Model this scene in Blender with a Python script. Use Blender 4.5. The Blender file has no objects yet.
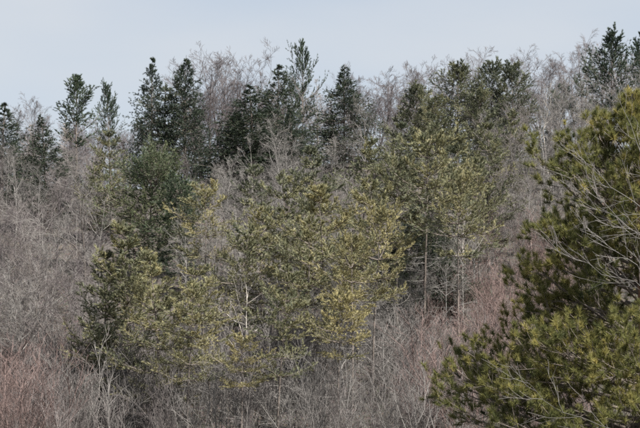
import bpy, math, random
import numpy as np

# ------------------------------------------------------------------ camera, sky, sun, exposure
scene = bpy.context.scene
COL = scene.collection
W0, H0 = 640.0, 428.0
HFOV = math.radians(18.0)
FPX = (W0 / 2) / math.tan(HFOV / 2)
PITCH = math.atan(226.0 / FPX)
CAMZ = 1.6

cam_d = bpy.data.cameras.new('camera')
cam = bpy.data.objects.new('camera', cam_d)
COL.objects.link(cam)
cam.location = (0, 0, CAMZ)
cam.rotation_euler = (math.radians(90) + PITCH, 0, 0)
cam_d.sensor_width = 36.0
cam_d.lens = 18.0 / math.tan(HFOV / 2)
cam_d.clip_start = 0.5
cam_d.clip_end = 12000
scene.camera = cam

SUN_EL = math.radians(54)
SUN_AZ = math.radians(118)          # clockwise from +Y (north): behind the camera, to the right
wd = bpy.data.worlds.new('World')
scene.world = wd
wd.use_nodes = True
nt = wd.node_tree
nt.nodes.clear()
sky = nt.nodes.new('ShaderNodeTexSky')
sky.sky_type = 'NISHITA'
sky.sun_disc = False
sky.sun_elevation = SUN_EL
sky.sun_rotation = SUN_AZ
sky.air_density = 1.0
sky.dust_density = 1.2
tc = nt.nodes.new('ShaderNodeTexCoord')
mp = nt.nodes.new('ShaderNodeMapping')
mp.inputs['Scale'].default_value = (1.0, 1.0, 3.2)
mp.inputs['Rotation'].default_value = (0.25, 0.15, 0.4)
cn = nt.nodes.new('ShaderNodeTexNoise')
cn.inputs['Scale'].default_value = 4.5
cn.inputs['Detail'].default_value = 5
cn.inputs['Roughness'].default_value = 0.42
cr = nt.nodes.new('ShaderNodeValToRGB')
cr.color_ramp.elements[0].position = 0.3
cr.color_ramp.elements[0].color = (0.55, 0.55, 0.55, 1)
cr.color_ramp.elements[1].position = 0.72
cr.color_ramp.elements[1].color = (0.96, 0.96, 0.96, 1)
mx = nt.nodes.new('ShaderNodeMix')
mx.data_type = 'RGBA'
mx.inputs[7].default_value = (4.85, 5.04, 5.27, 1)      # thin high cloud veil
bg = nt.nodes.new('ShaderNodeBackground')
bg.inputs['Strength'].default_value = 0.052
wo = nt.nodes.new('ShaderNodeOutputWorld')
L = nt.links.new
L(tc.outputs['Generated'], mp.inputs['Vector'])
L(mp.outputs['Vector'], cn.inputs['Vector'])
L(cn.outputs['Fac'], cr.inputs['Fac'])
L(cr.outputs['Color'], mx.inputs[0])
L(sky.outputs['Color'], mx.inputs[6])
L(mx.outputs[2], bg.inputs['Color'])
L(bg.outputs['Background'], wo.inputs['Surface'])

sun_d = bpy.data.lights.new('sun', 'SUN')
sun_d.energy = 5.0
sun_d.angle = math.radians(1.2)
sun_d.color = (1.0, 0.95, 0.87)
sun = bpy.data.objects.new('sun', sun_d)
COL.objects.link(sun)
# direction towards the sun
sx, sy, sz = math.sin(SUN_AZ) * math.cos(SUN_EL), math.cos(SUN_AZ) * math.cos(SUN_EL), math.sin(SUN_EL)
from mathutils import Vector
sun.rotation_euler = Vector((sx, sy, sz)).to_track_quat('Z', 'Y').to_euler()
sun.location = (0, 60, 90)

scene.view_settings.view_transform = 'Standard'
scene.view_settings.look = 'None'
scene.view_settings.gamma = 1.0
scene.view_settings.exposure = 1.5
scene.cycles.use_denoising = False
scene.cycles.max_bounces = 6
scene.cycles.diffuse_bounces = 3
scene.cycles.transmission_bounces = 3
scene.cycles.sample_clamp_indirect = 3.0
scene.cycles.sample_clamp_direct = 6.0
scene.cycles.filter_width = 1.8

# ------------------------------------------------------------------ helpers
def hill(X, Y):
    """ground height"""
    X = np.asarray(X, float); Y = np.asarray(Y, float)
    s = np.clip((Y - 138) / (278 - 138), 0, 1)
    crest = 38.5 + 3.0 * np.clip(X / 45, -1.6, 1.6)
    up = 0.32 * s + 0.68 * (s * s * (3 - 2 * s))
    z = crest * up
    z = z - np.clip(Y - 282, 0, 260) * 0.06
    b = np.clip((Y - 120) / 60, 0, 1)
    z = z + b * (0.7 * np.sin(X * 0.11 + 1.3) * np.cos(Y * 0.07) + 0.35 * np.sin(X * 0.31 + Y * 0.23))
    return z

def ray(px, py):
    """direction through a point of the picture, scaled so that its y is 1"""
    u = (px - W0 / 2) / FPX
    v = (H0 / 2 - py) / FPX
    cp, sp = math.cos(PITCH), math.sin(PITCH)
    y = cp - v * sp
    z = sp + v * cp
    return u / y, z / y

def at(px, py, Y):
    a, b = ray(px, py)
    return np.array((a * Y, Y, CAMZ + b * Y))

def base_and_height(px, py, Y):
    p = at(px, py, Y)
    g = float(hill(p[0], Y))
    return (p[0], Y, g - 0.08), p[2] - g

def nrm(a):
    return a / np.maximum(np.linalg.norm(a, axis=-1, keepdims=True), 1e-9)

def perp(rng, T, flat=0.0):
    """random unit vectors perpendicular to T; flat squeezes them towards the horizontal"""
    r = rng.normal(size=T.shape)
    if flat:
        r[..., 2] *= (1 - flat)
    r = r - (r * T).sum(-1, keepdims=True) * T
    return nrm(r)

def grow(rng, P, D, Ln, nseg, wig, up):
    """polylines: N starts P, directions D, lengths Ln -> (N, nseg+1, 3)"""
    N = len(P)
    out = np.empty((N, nseg + 1, 3)); out[:, 0] = P
    d = nrm(D.copy())
    for i in range(nseg):
        d = d + rng.normal(size=d.shape) * wig
        d[:, 2] += up
        d = nrm(d)
        out[:, i + 1] = out[:, i] + d * (Ln / nseg)[:, None]
    return out

def sample(PL, idx, t):
    """point and tangent at parameter t of polylines PL[idx]"""
    n = PL.shape[1] - 1
    f = np.clip(t, 0, 0.9999) * n
    i = f.astype(int); w = (f - i)[:, None]
    a = PL[idx, i]; b = PL[idx, i + 1]
    return a * (1 - w) + b * w, nrm(b - a)

class Geo:
    """collects triangles"""
    def __init__(self):
        self.V = []; self.F = []; self.M = []; self.T = []; self.n = 0
    def add(self, V, F, mat=0, tint=0.5):
        V = V.reshape(-1, 3)
        self.V.append(V); self.F.append(F.reshape(-1, 3) + self.n)
        self.M.append(np.full(len(F.reshape(-1, 3)), mat, np.int32))
        t = np.full(len(V), tint, float) if np.isscalar(tint) else tint
        self.T.append(t); self.n += len(V)
    def tubes(self, PL, r0, r1, sides=3, mat=0, tint=0.5, power=1.0):
        """PL (N,k,3); r0,r1 (N,) radii from start to end"""
        N, k, _ = PL.shape
        if N == 0: return
        r0 = np.broadcast_to(r0, (N,)); r1 = np.broadcast_to(r1, (N,))
        T = np.empty_like(PL)
        T[:, 1:-1] = PL[:, 2:] - PL[:, :-2]; T[:, 0] = PL[:, 1] - PL[:, 0]; T[:, -1] = PL[:, -1] - PL[:, -2]
        T = nrm(T)
        ref = np.where(np.abs(T[:, :1, 2:3]) > 0.8, np.array([1.0, 0.2, 0]), np.array([0, 0.1, 1.0]))
        A = nrm(np.cross(T, np.broadcast_to(ref, T.shape))); B = np.cross(T, A)
        u = np.linspace(0, 1, k)[None, :] ** power
        R = r0[:, None] * (1 - u) + r1[:, None] * u
        ang = np.arange(sides) * 2 * math.pi / sides
        ring = A[:, :, None] * np.cos(ang)[None, None, :, None] + B[:, :, None] * np.sin(ang)[None, None, :, None]
        V = PL[:, :, None] + ring * R[:, :, None, None]
        a = np.arange(sides); b = (a + 1) % sides
        q = np.stack([np.stack([a, b, b + sides], -1), np.stack([a, b + sides, a + sides], -1)], 1).reshape(-1, 3)
        off = (np.arange(N)[:, None] * k + np.arange(k - 1)[None, :]).reshape(-1) * sides
        F = off[:, None, None] + q[None]
        if not np.isscalar(tint): tint = np.repeat(tint, k * sides)
        self.add(V, F, mat, tint)
    def needles(self, rng, B, A, k, ln, w, spread, up=0.0, along=0.0, mat=0, tint=0.5):
        """k thin blades at each point B around direction A"""
        N = len(B)
        if N == 0: return
        Bk = np.repeat(B, k, 0); Ak = np.repeat(A, k, 0)
        d = Ak + rng.normal(size=Ak.shape) * spread
        d[:, 2] += up
        d = nrm(d)
        if along:
            Bk = Bk + Ak * (rng.random(len(Bk)) * along)[:, None]
        p = perp(rng, d)
        l = (ln if np.isscalar(ln) else np.repeat(ln, k)) * rng.uniform(0.6, 1.25, len(Bk))
        ww = w * rng.uniform(0.7, 1.3, len(Bk))
        h = (ww * 0.5)[:, None]
        V = np.stack([Bk + p * h, Bk + d * l[:, None], Bk - p * h], 1)
        F = (np.arange(len(Bk)) * 3)[:, None] + np.arange(3)[None]
        if np.isscalar(tint): tint = np.full(N, tint)
        tt = np.repeat(np.repeat(tint, k) + rng.normal(size=N * k) * 0.045, 3)
        self.add(V, F, mat, np.clip(tt, 0, 1))
    def mesh(self, name, mats, smooth=False):
        V = np.concatenate(self.V).astype(np.float32); F = np.concatenate(self.F).astype(np.int32)
        M = np.concatenate(self.M); T = np.concatenate(self.T).astype(np.float32)
        me = bpy.data.meshes.new(name)
        me.vertices.add(len(V)); me.vertices.foreach_set('co', V.ravel())
        me.loops.add(len(F) * 3); me.loops.foreach_set('vertex_index', F.ravel())
        me.polygons.add(len(F))
        me.polygons.foreach_set('loop_start', np.arange(len(F), dtype=np.int32) * 3)
        me.polygons.foreach_set('loop_total', np.full(len(F), 3, np.int32))
        for m in mats: me.materials.append(m)
        me.polygons.foreach_set('material_index', M)
        if smooth: me.polygons.foreach_set('use_smooth', np.ones(len(F), bool))
        at_ = me.attributes.new('tint', 'FLOAT', 'POINT')
        at_.data.foreach_set('value', T)
        me.update(calc_edges=True)
        me.validate()
        return me

def obj(name, me, parent=None):
    o = bpy.data.objects.new(name, me)
    COL.objects.link(o)
    o.color = (0.5, 0.5, 0.5, 1)
    if parent is not None: o.parent = parent
    return o

def thing(name, label, cat, loc=(0, 0, 0), rz=0.0, group=None, scale=1.0):
    o = bpy.data.objects.new(name, None)
    o.empty_display_size = 0.5
    COL.objects.link(o)
    o.location = loc; o.rotation_euler = (0, 0, rz); o.scale = (scale,) * 3 if np.isscalar(scale) else scale
    o['label'] = label; o['category'] = cat
    if group: o['group'] = group
    return o

# ------------------------------------------------------------------ materials
def bsdf_mat(name, build):
    m = bpy.data.materials.new(name); m.use_nodes = True
    t = m.node_tree; t.nodes.clear()
    out = t.nodes.new('ShaderNodeOutputMaterial')
    build(t, out)
    return m

def bark(name, c0, c1, rough=0.9, scale=3.0, stretch=0.25, bump=0.4):
    def b(t, out):
        p = t.nodes.new('ShaderNodeBsdfPrincipled')
        co = t.nodes.new('ShaderNodeTexCoord'); mpn = t.nodes.new('ShaderNodeMapping')
        mpn.inputs['Scale'].default_value = (1, 1, stretch)
        n = t.nodes.new('ShaderNodeTexNoise'); n.inputs['Scale'].default_value = scale; n.inputs['Detail'].default_value = 6
        n.inputs['Roughness'].default_value = 0.65
        at_ = t.nodes.new('ShaderNodeAttribute'); at_.attribute_name = 'tint'
        oi = t.nodes.new('ShaderNodeObjectInfo')
        add = t.nodes.new('ShaderNodeMath'); add.operation = 'MULTIPLY_ADD'
        add.inputs[1].default_value = 0.8; add.inputs[2].default_value = -0.4
        add2 = t.nodes.new('ShaderNodeMath'); add2.operation = 'ADD'
        add3 = t.nodes.new('ShaderNodeMath'); add3.operation = 'MULTIPLY_ADD'; add3.inputs[1].default_value = 0.35; add3.inputs[2].default_value = -0.17
        add4 = t.nodes.new('ShaderNodeMath'); add4.operation = 'ADD'
        r = t.nodes.new('ShaderNodeMix'); r.data_type = 'RGBA'
        r.inputs[6].default_value = (*c0, 1); r.inputs[7].default_value = (*c1, 1)
        bp = t.nodes.new('ShaderNodeBump'); bp.inputs['Strength'].default_value = bump; bp.inputs['Distance'].default_value = 0.03
        l = t.links.new
        l(co.outputs['Object'], mpn.inputs['Vector']); l(mpn.outputs['Vector'], n.inputs['Vector'])
        l(at_.outputs['Fac'], add.inputs[0]); l(add.outputs[0], add2.inputs[0]); l(n.outputs['Fac'], add2.inputs[1])
        l(oi.outputs['Random'], add3.inputs[0]); l(add2.outputs[0], add4.inputs[0]); l(add3.outputs[0], add4.inputs[1])
        l(add4.outputs[0], r.inputs[0]); l(r.outputs[2], p.inputs['Base Color'])
        l(n.outputs['Fac'], bp.inputs['Height']); l(bp.outputs['Normal'], p.inputs['Normal'])
        p.inputs['Roughness'].default_value = rough
        p.inputs['Specular IOR Level'].default_value = 0.2
        l(p.outputs[0], out.inputs['Surface'])
    return bsdf_mat(name, b)

def needle(name, dark, mid, light, trans=0.12):
    """needles: tint 0 = deep green, 1 = winter-yellowed"""
    def b(t, out):
        d = t.nodes.new('ShaderNodeBsdfPrincipled'); tr = t.nodes.new('ShaderNodeBsdfTranslucent'); mxs = t.nodes.new('ShaderNodeMixShader')
        at_ = t.nodes.new('ShaderNodeAttribute'); at_.attribute_name = 'tint'
        r = t.nodes.new('ShaderNodeValToRGB')
        r.color_ramp.elements[0].position = 0.1; r.color_ramp.elements[0].color = (*dark, 1)
        e = r.color_ramp.elements.new(0.5); e.color = (*mid, 1)
        r.color_ramp.elements[-1].position = 0.95; r.color_ramp.elements[-1].color = (*light, 1)
        l = t.links.new
        oi = t.nodes.new('ShaderNodeObjectInfo'); sp_ = t.nodes.new('ShaderNodeSeparateColor')
        ad = t.nodes.new('ShaderNodeMath'); ad.operation = 'ADD'; ad2 = t.nodes.new('ShaderNodeMath'); ad2.operation = 'SUBTRACT'; ad2.inputs[1].default_value = 0.5
        l(oi.outputs['Color'], sp_.inputs[0]); l(sp_.outputs[0], ad2.inputs[0]); l(ad2.outputs[0], ad.inputs[0]); l(at_.outputs['Fac'], ad.inputs[1])
        l(ad.outputs[0], r.inputs['Fac'])
        l(r.outputs['Color'], d.inputs['Base Color']); l(r.outputs['Color'], tr.inputs['Color'])
        d.inputs['Roughness'].default_value = 0.65; d.inputs['Specular IOR Level'].default_value = 0.25
        mxs.inputs[0].default_value = trans
        l(d.outputs[0], mxs.inputs[1]); l(tr.outputs[0], mxs.inputs[2]); l(mxs.outputs[0], out.inputs['Surface'])
    return bsdf_mat(name, b)

M = {}
M['bark_grey'] = bark('bark grey', (0.075, 0.072, 0.069), (0.31, 0.297, 0.286))
M['bark_twig'] = bark('twig grey', (0.060, 0.057, 0.055), (0.25, 0.237, 0.228), bump=0.0)
M['bark_mauve'] = bark('twig mauve', (0.058, 0.051, 0.051), (0.22, 0.198, 0.193), bump=0.0)
M['bark_dusk'] = bark('twig dusky', (0.048, 0.042, 0.044), (0.19, 0.168, 0.17), bump=0.0)
M['bark_red'] = bark('twig red', (0.078, 0.054, 0.050), (0.255, 0.19, 0.178), bump=0.0)
M['bark_dark'] = bark('bark dark', (0.035, 0.03, 0.028), (0.13, 0.115, 0.105))
M['bark_pale'] = bark('bark pale', (0.14, 0.13, 0.12), (0.38, 0.36, 0.335))
M['bark_birch'] = bark('bark birch', (0.22, 0.20, 0.18), (0.66, 0.62, 0.56), scale=5.0, stretch=1.8)
M['bark_larch'] = bark('twig larch', (0.15, 0.13, 0.12), (0.37, 0.33, 0.30), bump=0.0)
M['bark_pine'] = bark('bark pine', (0.07, 0.058, 0.05), (0.23, 0.20, 0.18))
M['bark_redpine'] = bark('bark red pine', (0.16, 0.085, 0.055), (0.40, 0.25, 0.18))
M['needle_pine'] = needle('needles white pine', (0.055, 0.073, 0.054), (0.17, 0.18, 0.112), (0.335, 0.295, 0.145))
M['needle_blue'] = needle('needles blue green', (0.030, 0.050, 0.036), (0.085, 0.115, 0.070), (0.18, 0.195, 0.10))
M['needle_dark'] = needle('needles dark', (0.022, 0.034, 0.026), (0.050, 0.068, 0.046), (0.10, 0.112, 0.065), 0.12)
M['needle_front'] = needle('needles red pine', (0.048, 0.062, 0.026), (0.165, 0.168, 0.058), (0.34, 0.29, 0.10), 0.36)

def ground_build(t, out):
    p = t.nodes.new('ShaderNodeBsdfPrincipled'); co = t.nodes.new('ShaderNodeTexCoord')
    n = t.nodes.new('ShaderNodeTexNoise'); n.inputs['Scale'].default_value = 0.35; n.inputs['Detail'].default_value = 10; n.inputs['Roughness'].default_value = 0.7
    v = t.nodes.new('ShaderNodeTexVoronoi'); v.inputs['Scale'].default_value = 7.0
    r = t.nodes.new('ShaderNodeValToRGB')
    r.color_ramp.elements[0].position = 0.3; r.color_ramp.elements[0].color = (0.028, 0.024, 0.021, 1)
    r.color_ramp.elements[1].position = 0.72; r.color_ramp.elements[1].color = (0.095, 0.08, 0.068, 1)
    hsv = t.nodes.new('ShaderNodeMix'); hsv.data_type = 'RGBA'; hsv.blend_type = 'MULTIPLY'; hsv.inputs[0].default_value = 0.45
    bp = t.nodes.new('ShaderNodeBump'); bp.inputs['Strength'].default_value = 0.7; bp.inputs['Distance'].default_value = 0.08
    l = t.links.new
    l(co.outputs['Object'], n.inputs['Vector']); l(co.outputs['Object'], v.inputs['Vector'])
    l(n.outputs['Fac'], r.inputs['Fac']); l(r.outputs['Color'], hsv.inputs[6]); l(v.outputs['Color'], hsv.inputs[7])
    l(hsv.outputs[2], p.inputs['Base Color']); l(v.outputs['Distance'], bp.inputs['Height']); l(bp.outputs['Normal'], p.inputs['Normal'])
    p.inputs['Roughness'].default_value = 0.95
    l(p.outputs[0], out.inputs['Surface'])
M['ground'] = bsdf_mat('leaf litter', ground_build)

# ------------------------------------------------------------------ terrain
def terrain():
    xs = np.unique(np.concatenate([np.linspace(-3000, -160, 24), np.linspace(-160, 160, 108), np.linspace(160, 3000, 24)]))
    ys = np.unique(np.concatenate([np.linspace(-1500, 100, 20), np.linspace(100, 330, 100), np.linspace(330, 5000, 40)]))
    X, Y = np.meshgrid(xs, ys)
    Z = hill(X, Y)
    V = np.stack([X, Y, Z], -1).reshape(-1, 3)
    nx, ny = len(xs), len(ys)
    i = (np.arange(ny - 1)[:, None] * nx + np.arange(nx - 1)[None]).reshape(-1)
    F = np.stack([np.stack([i, i + 1, i + nx + 1], -1), np.stack([i, i + nx + 1, i + nx], -1)], 1)
    g = Geo(); g.add(V, F)
    o = obj('hillside_ground', g.mesh('hillside_ground', [M['ground']], True))
    o['kind'] = 'structure'
terrain()

# ------------------------------------------------------------------ tree builders (local space, base at the origin)
def kids(rng, PL, Ln, R0, R1, per, t0, t1, ang, lf, falloff=0.45, flat=0.0, gap=0.0):
    """children of polylines: start points, directions, lengths, radii"""
    N = len(PL)
    per = np.broadcast_to(np.asarray(per, int), (N,))
    idx = np.repeat(np.arange(N), per)
    k_ = np.arange(len(idx)) - np.repeat(np.cumsum(per) - per, per)
    t = t0 + (t1 - t0) * (k_ + rng.random(len(idx))) / per[idx]
    if gap:
        k = rng.random(len(idx)) > gap
        idx, t = idx[k], t[k]
    P, T = sample(PL, idx, t)
    a = np.radians(rng.normal(ang, ang * 0.22, len(idx)))[:, None]
    D = T * np.cos(a) + perp(rng, T, flat) * np.sin(a)
    l = Ln[idx] * lf * (1 - falloff * (t - t0)) * rng.uniform(0.65, 1.25, len(idx))
    r = (R0[idx] * (1 - t) + R1[idx] * t)
    return P, D, l, r, idx, t

def hardwood(seed, H, limbs=13, t0=0.28, ang=42, spread=0.42, mat_t='bark_grey', mat_w='bark_twig', lean=0.0, path=None,
             dens=(6, 5, 3), fine=0.0105, wig=0.17, up=0.05, thick=0.0105, stems=1):
    rng = np.random.default_rng(seed)
    g = Geo(); c = Geo()
    if path is None:
        P0 = np.zeros((stems, 3)); P0[:, :2] = rng.normal(size=(stems, 2)) * (0.15 if stems > 1 else 0)
        D0 = np.zeros((stems, 3)); D0[:, 2] = 1
        D0[:, :2] = rng.normal(size=(stems, 2)) * (0.16 if stems > 1 else 0.03); D0[:, 0] += lean
        Lt = H * rng.uniform(0.78, 1.0, stems) if stems > 1 else np.array([H * 1.0])
        trunk = grow(rng, P0, D0, Lt, 11, 0.045, 0.02)
        if stems == 1:
            trunk *= H / trunk[0, -1, 2] if lean < 0.1 else 1
    else:
        trunk = path[None]; Lt = np.array([np.linalg.norm(np.diff(path, axis=0), axis=1).sum()])
    n = len(trunk)
    tr0 = np.full(n, H * thick) * (0.75 if stems > 1 else 1); tr1 = np.full(n, max(0.012, H * 0.0012))
    g.tubes(trunk, tr0, tr1, 7, 0, 0.5)
    lm = max(3, limbs // n)
    P, D, l, r, idx, t = kids(rng, trunk, Lt, tr0, tr1, lm, t0, 0.98, ang, spread, 0.62)
    l1 = grow(rng, P, D, l, 7, wig, up); R0 = np.clip(r * 0.66, 0.018, None); R1 = np.full(len(l), 0.009)
    tn = rng.uniform(0.3, 0.7, len(l))
    g.tubes(l1, R0, R1, 4, 0, tn)
    P, D, l2, r, idx, t = kids(rng, l1, l, R0, R1, dens[0], 0.16, 1.0, 42, 0.52)
    b2 = grow(rng, P, D, l2, 4, wig, up * 0.8); Ra = np.clip(r * 0.68, 0.013, None); Rb = np.full(len(l2), fine)
    c.tubes(b2, Ra, Rb, 3, 0, tn[idx]); tn2 = tn[idx]
    P, D, l3, r, idx, t = kids(rng, b2, l2, Ra, Rb, dens[1], 0.15, 1.0, 40, 0.55)
    b3 = grow(rng, P, D, l3, 3, wig, up); Rc = np.clip(r * 0.7, fine, None); Rd = np.full(len(l3), fine * 0.8)
    c.tubes(b3, Rc, Rd, 3, 0, np.clip(tn2[idx] + 0.05, 0, 1)); tn3 = tn2[idx]
    P, D, l4, r, idx, t = kids(rng, b3, l3, Rc, Rd, dens[2], 0.2, 1.0, 38, 0.6)
    l4 = np.clip(l4, 0.18, None)
    b4 = grow(rng, P, D, l4, 2, 0.10, up)
    c.tubes(b4, np.full(len(l4), fine * 0.9), np.full(len(l4), fine * 0.55), 3, 0, np.clip(tn3[idx] + 0.1, 0, 1))
    return [('trunk', g.mesh('hardwood_trunk', [M[mat_t]], True)), ('crown', c.mesh('hardwood_crown', [M[mat_w]]))]

def brush_geo(rng, c, base, stems, H, fine=0.009, lean=0.24, twigs=9):
    P0 = np.zeros((stems, 3)) + base; P0[:, :2] += rng.normal(size=(stems, 2)) * 0.35
    D0 = np.zeros((stems, 3)); D0[:, 2] = 1; D0[:, :2] = rng.normal(size=(stems, 2)) * lean
    Ls = H * rng.uniform(0.35, 1.1, stems)
    st = grow(rng, P0, D0, Ls, 6, 0.10, 0.03)
    R0 = np.clip(Ls * 0.0062, 0.014, None); R1 = np.full(stems, fine)
    tn = rng.uniform(0.05, 0.75, stems)
    c.tubes(st, R0, R1, 3, 0, np.clip(tn + 0.25, 0, 1))
    P, D, l, r, idx, t = kids(rng, st, Ls, R0, R1, twigs, 0.22, 1.0, 36, 0.36)
    b = grow(rng, P, D, l, 3, 0.09, 0.10)
    c.tubes(b, np.clip(r * 0.6, fine, None), np.full(len(l), fine * 0.8), 3, 0, tn[idx])
    P, D, l2, r2, idx2, t = kids(rng, b, l, r, r * 0.5, 3, 0.2, 1.0, 32, 0.55)
    b2 = grow(rng, P, D, l2, 2, 0.08, 0.08)
    c.tubes(b2, np.full(len(l2), fine * 0.85), np.full(len(l2), fine * 0.5), 3, 0, tn[idx][idx2])

def shrub(seed, H, stems, mat, twigs=9):
    rng = np.random.default_rng(seed)
    c = Geo()
    brush_geo(rng, c, np.zeros(3), stems, H, twigs=twigs)
    return [('stem_cluster', c.mesh('shrub_stems', [M[mat]]))]

def pine(seed, H, R, c0=0.3, whorl=1.08, nb=6, el_top=45, el_low=2, gap=0.15, tint=(0.35, 0.75), needle_m='needle_pine',
         profile='pine', blades=13, bl=0.29, bw=0.048, fol=0.55, dead=8, lean=0.0, upturn=0.06, bark_m='bark_pine', side=11, flatness=0.93, rag=0.4,
         patch=0.0, pw=0.68, tier=1.0):
    """white-pine habit: tiers of long level boughs carrying flat plumes"""
    rng = np.random.default_rng(seed)
    g = Geo(); c = Geo()
    tp = grow(rng, np.zeros((1, 3)), np.array([[lean, 0, 1.0]]), np.array([H]), 12, 0.02, 0.02)
    tp[0, :, 2] *= H / tp[0, -1, 2]
    g.tubes(tp, H * 0.0105, 0.02, 8, 0, 0.5)
    zs = []; z = H * c0
    while z < H * 0.985:
        zs.append(z); f = (z / H - c0) / (1 - c0)
        z += whorl * rng.uniform(0.7, 1.35) * (1.1 - 0.5 * f)
    t = []; az = []
    for zz in zs:
        a0 = rng.random() * 6.28
        for j in range(nb):
            if rng.random() < gap: continue
            t.append(zz / H); az.append(a0 + j * 6.283 / nb + rng.normal() * 0.25)
    t = np.array(t); az = np.array(az); N = len(t)
    f = (t - c0) / (1 - c0)
    if profile == 'pine':
        prof = np.minimum(0.6 + 1.4 * f, 1.0) * np.clip(1.0 - f, 0, 1) ** pw * 1.25 + 0.03
    elif profile == 'round':
        prof = np.sqrt(np.clip(1 - ((f - 0.38) / 0.66) ** 2, 0.02, 1))
    else:
        prof = np.clip(1.0 - f, 0, 1) ** 0.85 + 0.03
    lob = 1 + rag * 0.45 * np.sin(az * 2 + f * 7 + seed) + rag * 0.3 * np.sin(f * 23 + seed * 1.7)
    Ln = R * prof * lob * rng.uniform(1 - rag, 1.15, N)
    Ln = np.clip(Ln, 0.25, None)
    el = np.radians(el_low + (el_top - el_low) * f ** 1.3 + rng.normal(size=N) * 7 * tier)
    D = np.stack([np.cos(az) * np.cos(el), np.sin(az) * np.cos(el), np.sin(el)], -1)
    P, _ = sample(tp, np.zeros(N, int), t)
    b = grow(rng, P, D, Ln, 6, 0.05, upturn * 0.6)
    sag = np.linspace(0, 1, 7)[None, :] * Ln[:, None]
    b[:, :, 2] += 0.10 * (np.linspace(0, 1, 7) ** 3)[None, :] * Ln[:, None] - 0.05 * sag * (1 - f)[:, None]
    R0 = np.clip(0.011 + Ln * 0.010, 0.015, 0.075); R1 = np.full(N, 0.009)
    g.tubes(b, R0, R1, 3, 0, 0.45)
    # dead lower branches
    if dead:
        td = rng.uniform(0.12, c0 + 0.15, dead * 3); ad = rng.random(dead * 3) * 6.28
        Pd, _ = sample(tp, np.zeros(dead * 3, int), td)
        ed = rng.normal(-0.05, 0.2, dead * 3)
        Dd = np.stack([np.cos(ad), np.sin(ad), ed], -1)
        Ld = R * rng.uniform(0.25, 0.8, dead * 3)
        bd = grow(rng, Pd, Dd, Ld, 5, 0.09, 0.01)
        g.tubes(bd, np.full(len(Ld), 0.022), np.full(len(Ld), 0.008), 3, 1, 0.6)
        Pk, Dk, lk, rk, ix, tk = kids(rng, bd, Ld, np.full(len(Ld), 0.02), np.full(len(Ld), 0.008), 5, 0.25, 1, 45, 0.4, flat=0.6)
        g.tubes(grow(rng, Pk, Dk, lk, 3, 0.1, 0.0), np.full(len(lk), 0.010), np.full(len(lk), 0.006), 3, 1, 0.65)
    # side branchlets in the plane of the bough
    s0 = 1 - fol - 0.22
    Pk, Dk, lk, rk, ix, tk = kids(rng, b, Ln, R0, R1, np.clip(np.round(Ln * side * 0.40), 2, 20), s0, 1.0, 46, 0.36, 0.55, flat=flatness)
    lk = np.clip(lk, 0.2, 1.3)
    bk = grow(rng, Pk, Dk, lk, 2, 0.07, upturn * 0.9)
    c.tubes(bk, np.full(len(lk), 0.012), np.full(len(lk), 0.006), 3, 1, 0.45)
    # tint per bough, then per plume
    tc_ = tint[0] + (tint[1] - tint[0]) * rng.uniform(0.25, 0.75); bt = tc_ + rng.normal(size=N) * 0.07 + (0.08 * np.sin(f * 9 + az) if patch == 0 else patch * np.sin(f * 9 + az * 1.5))
    def plumes(PL, ts, btint, n, ln):
        idx = np.repeat(np.arange(len(PL)), n)
        tt = ts + (1 - ts) * (np.tile(np.arange(n), len(PL)) + rng.random(len(idx))) / n
        p, T = sample(PL, idx, tt)
        A = nrm(T * np.array([1, 1, 0.6]) + np.array([0, 0, 0.16]) + rng.normal(size=T.shape) * 0.12)
        c.needles(rng, p, A, blades, ln, bw, np.array([0.5, 0.5, 0.2 * tier]), 0.07, 0.16, 0, np.clip(btint[idx] + rng.normal(size=len(idx)) * 0.05, 0, 1))
    plumes(bk, 0.15, bt[ix], 3, bl)
    plumes(b, 1 - fol * 0.55, bt, 4, bl)
    # leader tuft
    tipP = tp[:, -1]; c.needles(rng, np.repeat(tipP, 4, 0) - np.array([[0, 0, 0.0], [0, 0, .15], [0, 0, .3], [0, 0, .45]]), np.tile([[0, 0, 1.0]], (4, 1)), blades + 3, bl, bw, 0.45, 0.2, 0, 0, np.full(4, tint[0]))
    return [('trunk', g.mesh('pine_trunk', [M[bark_m], M['bark_grey']], True)), ('crown', c.mesh('pine_crown', [M[needle_m], M[bark_m]]))]

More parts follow.
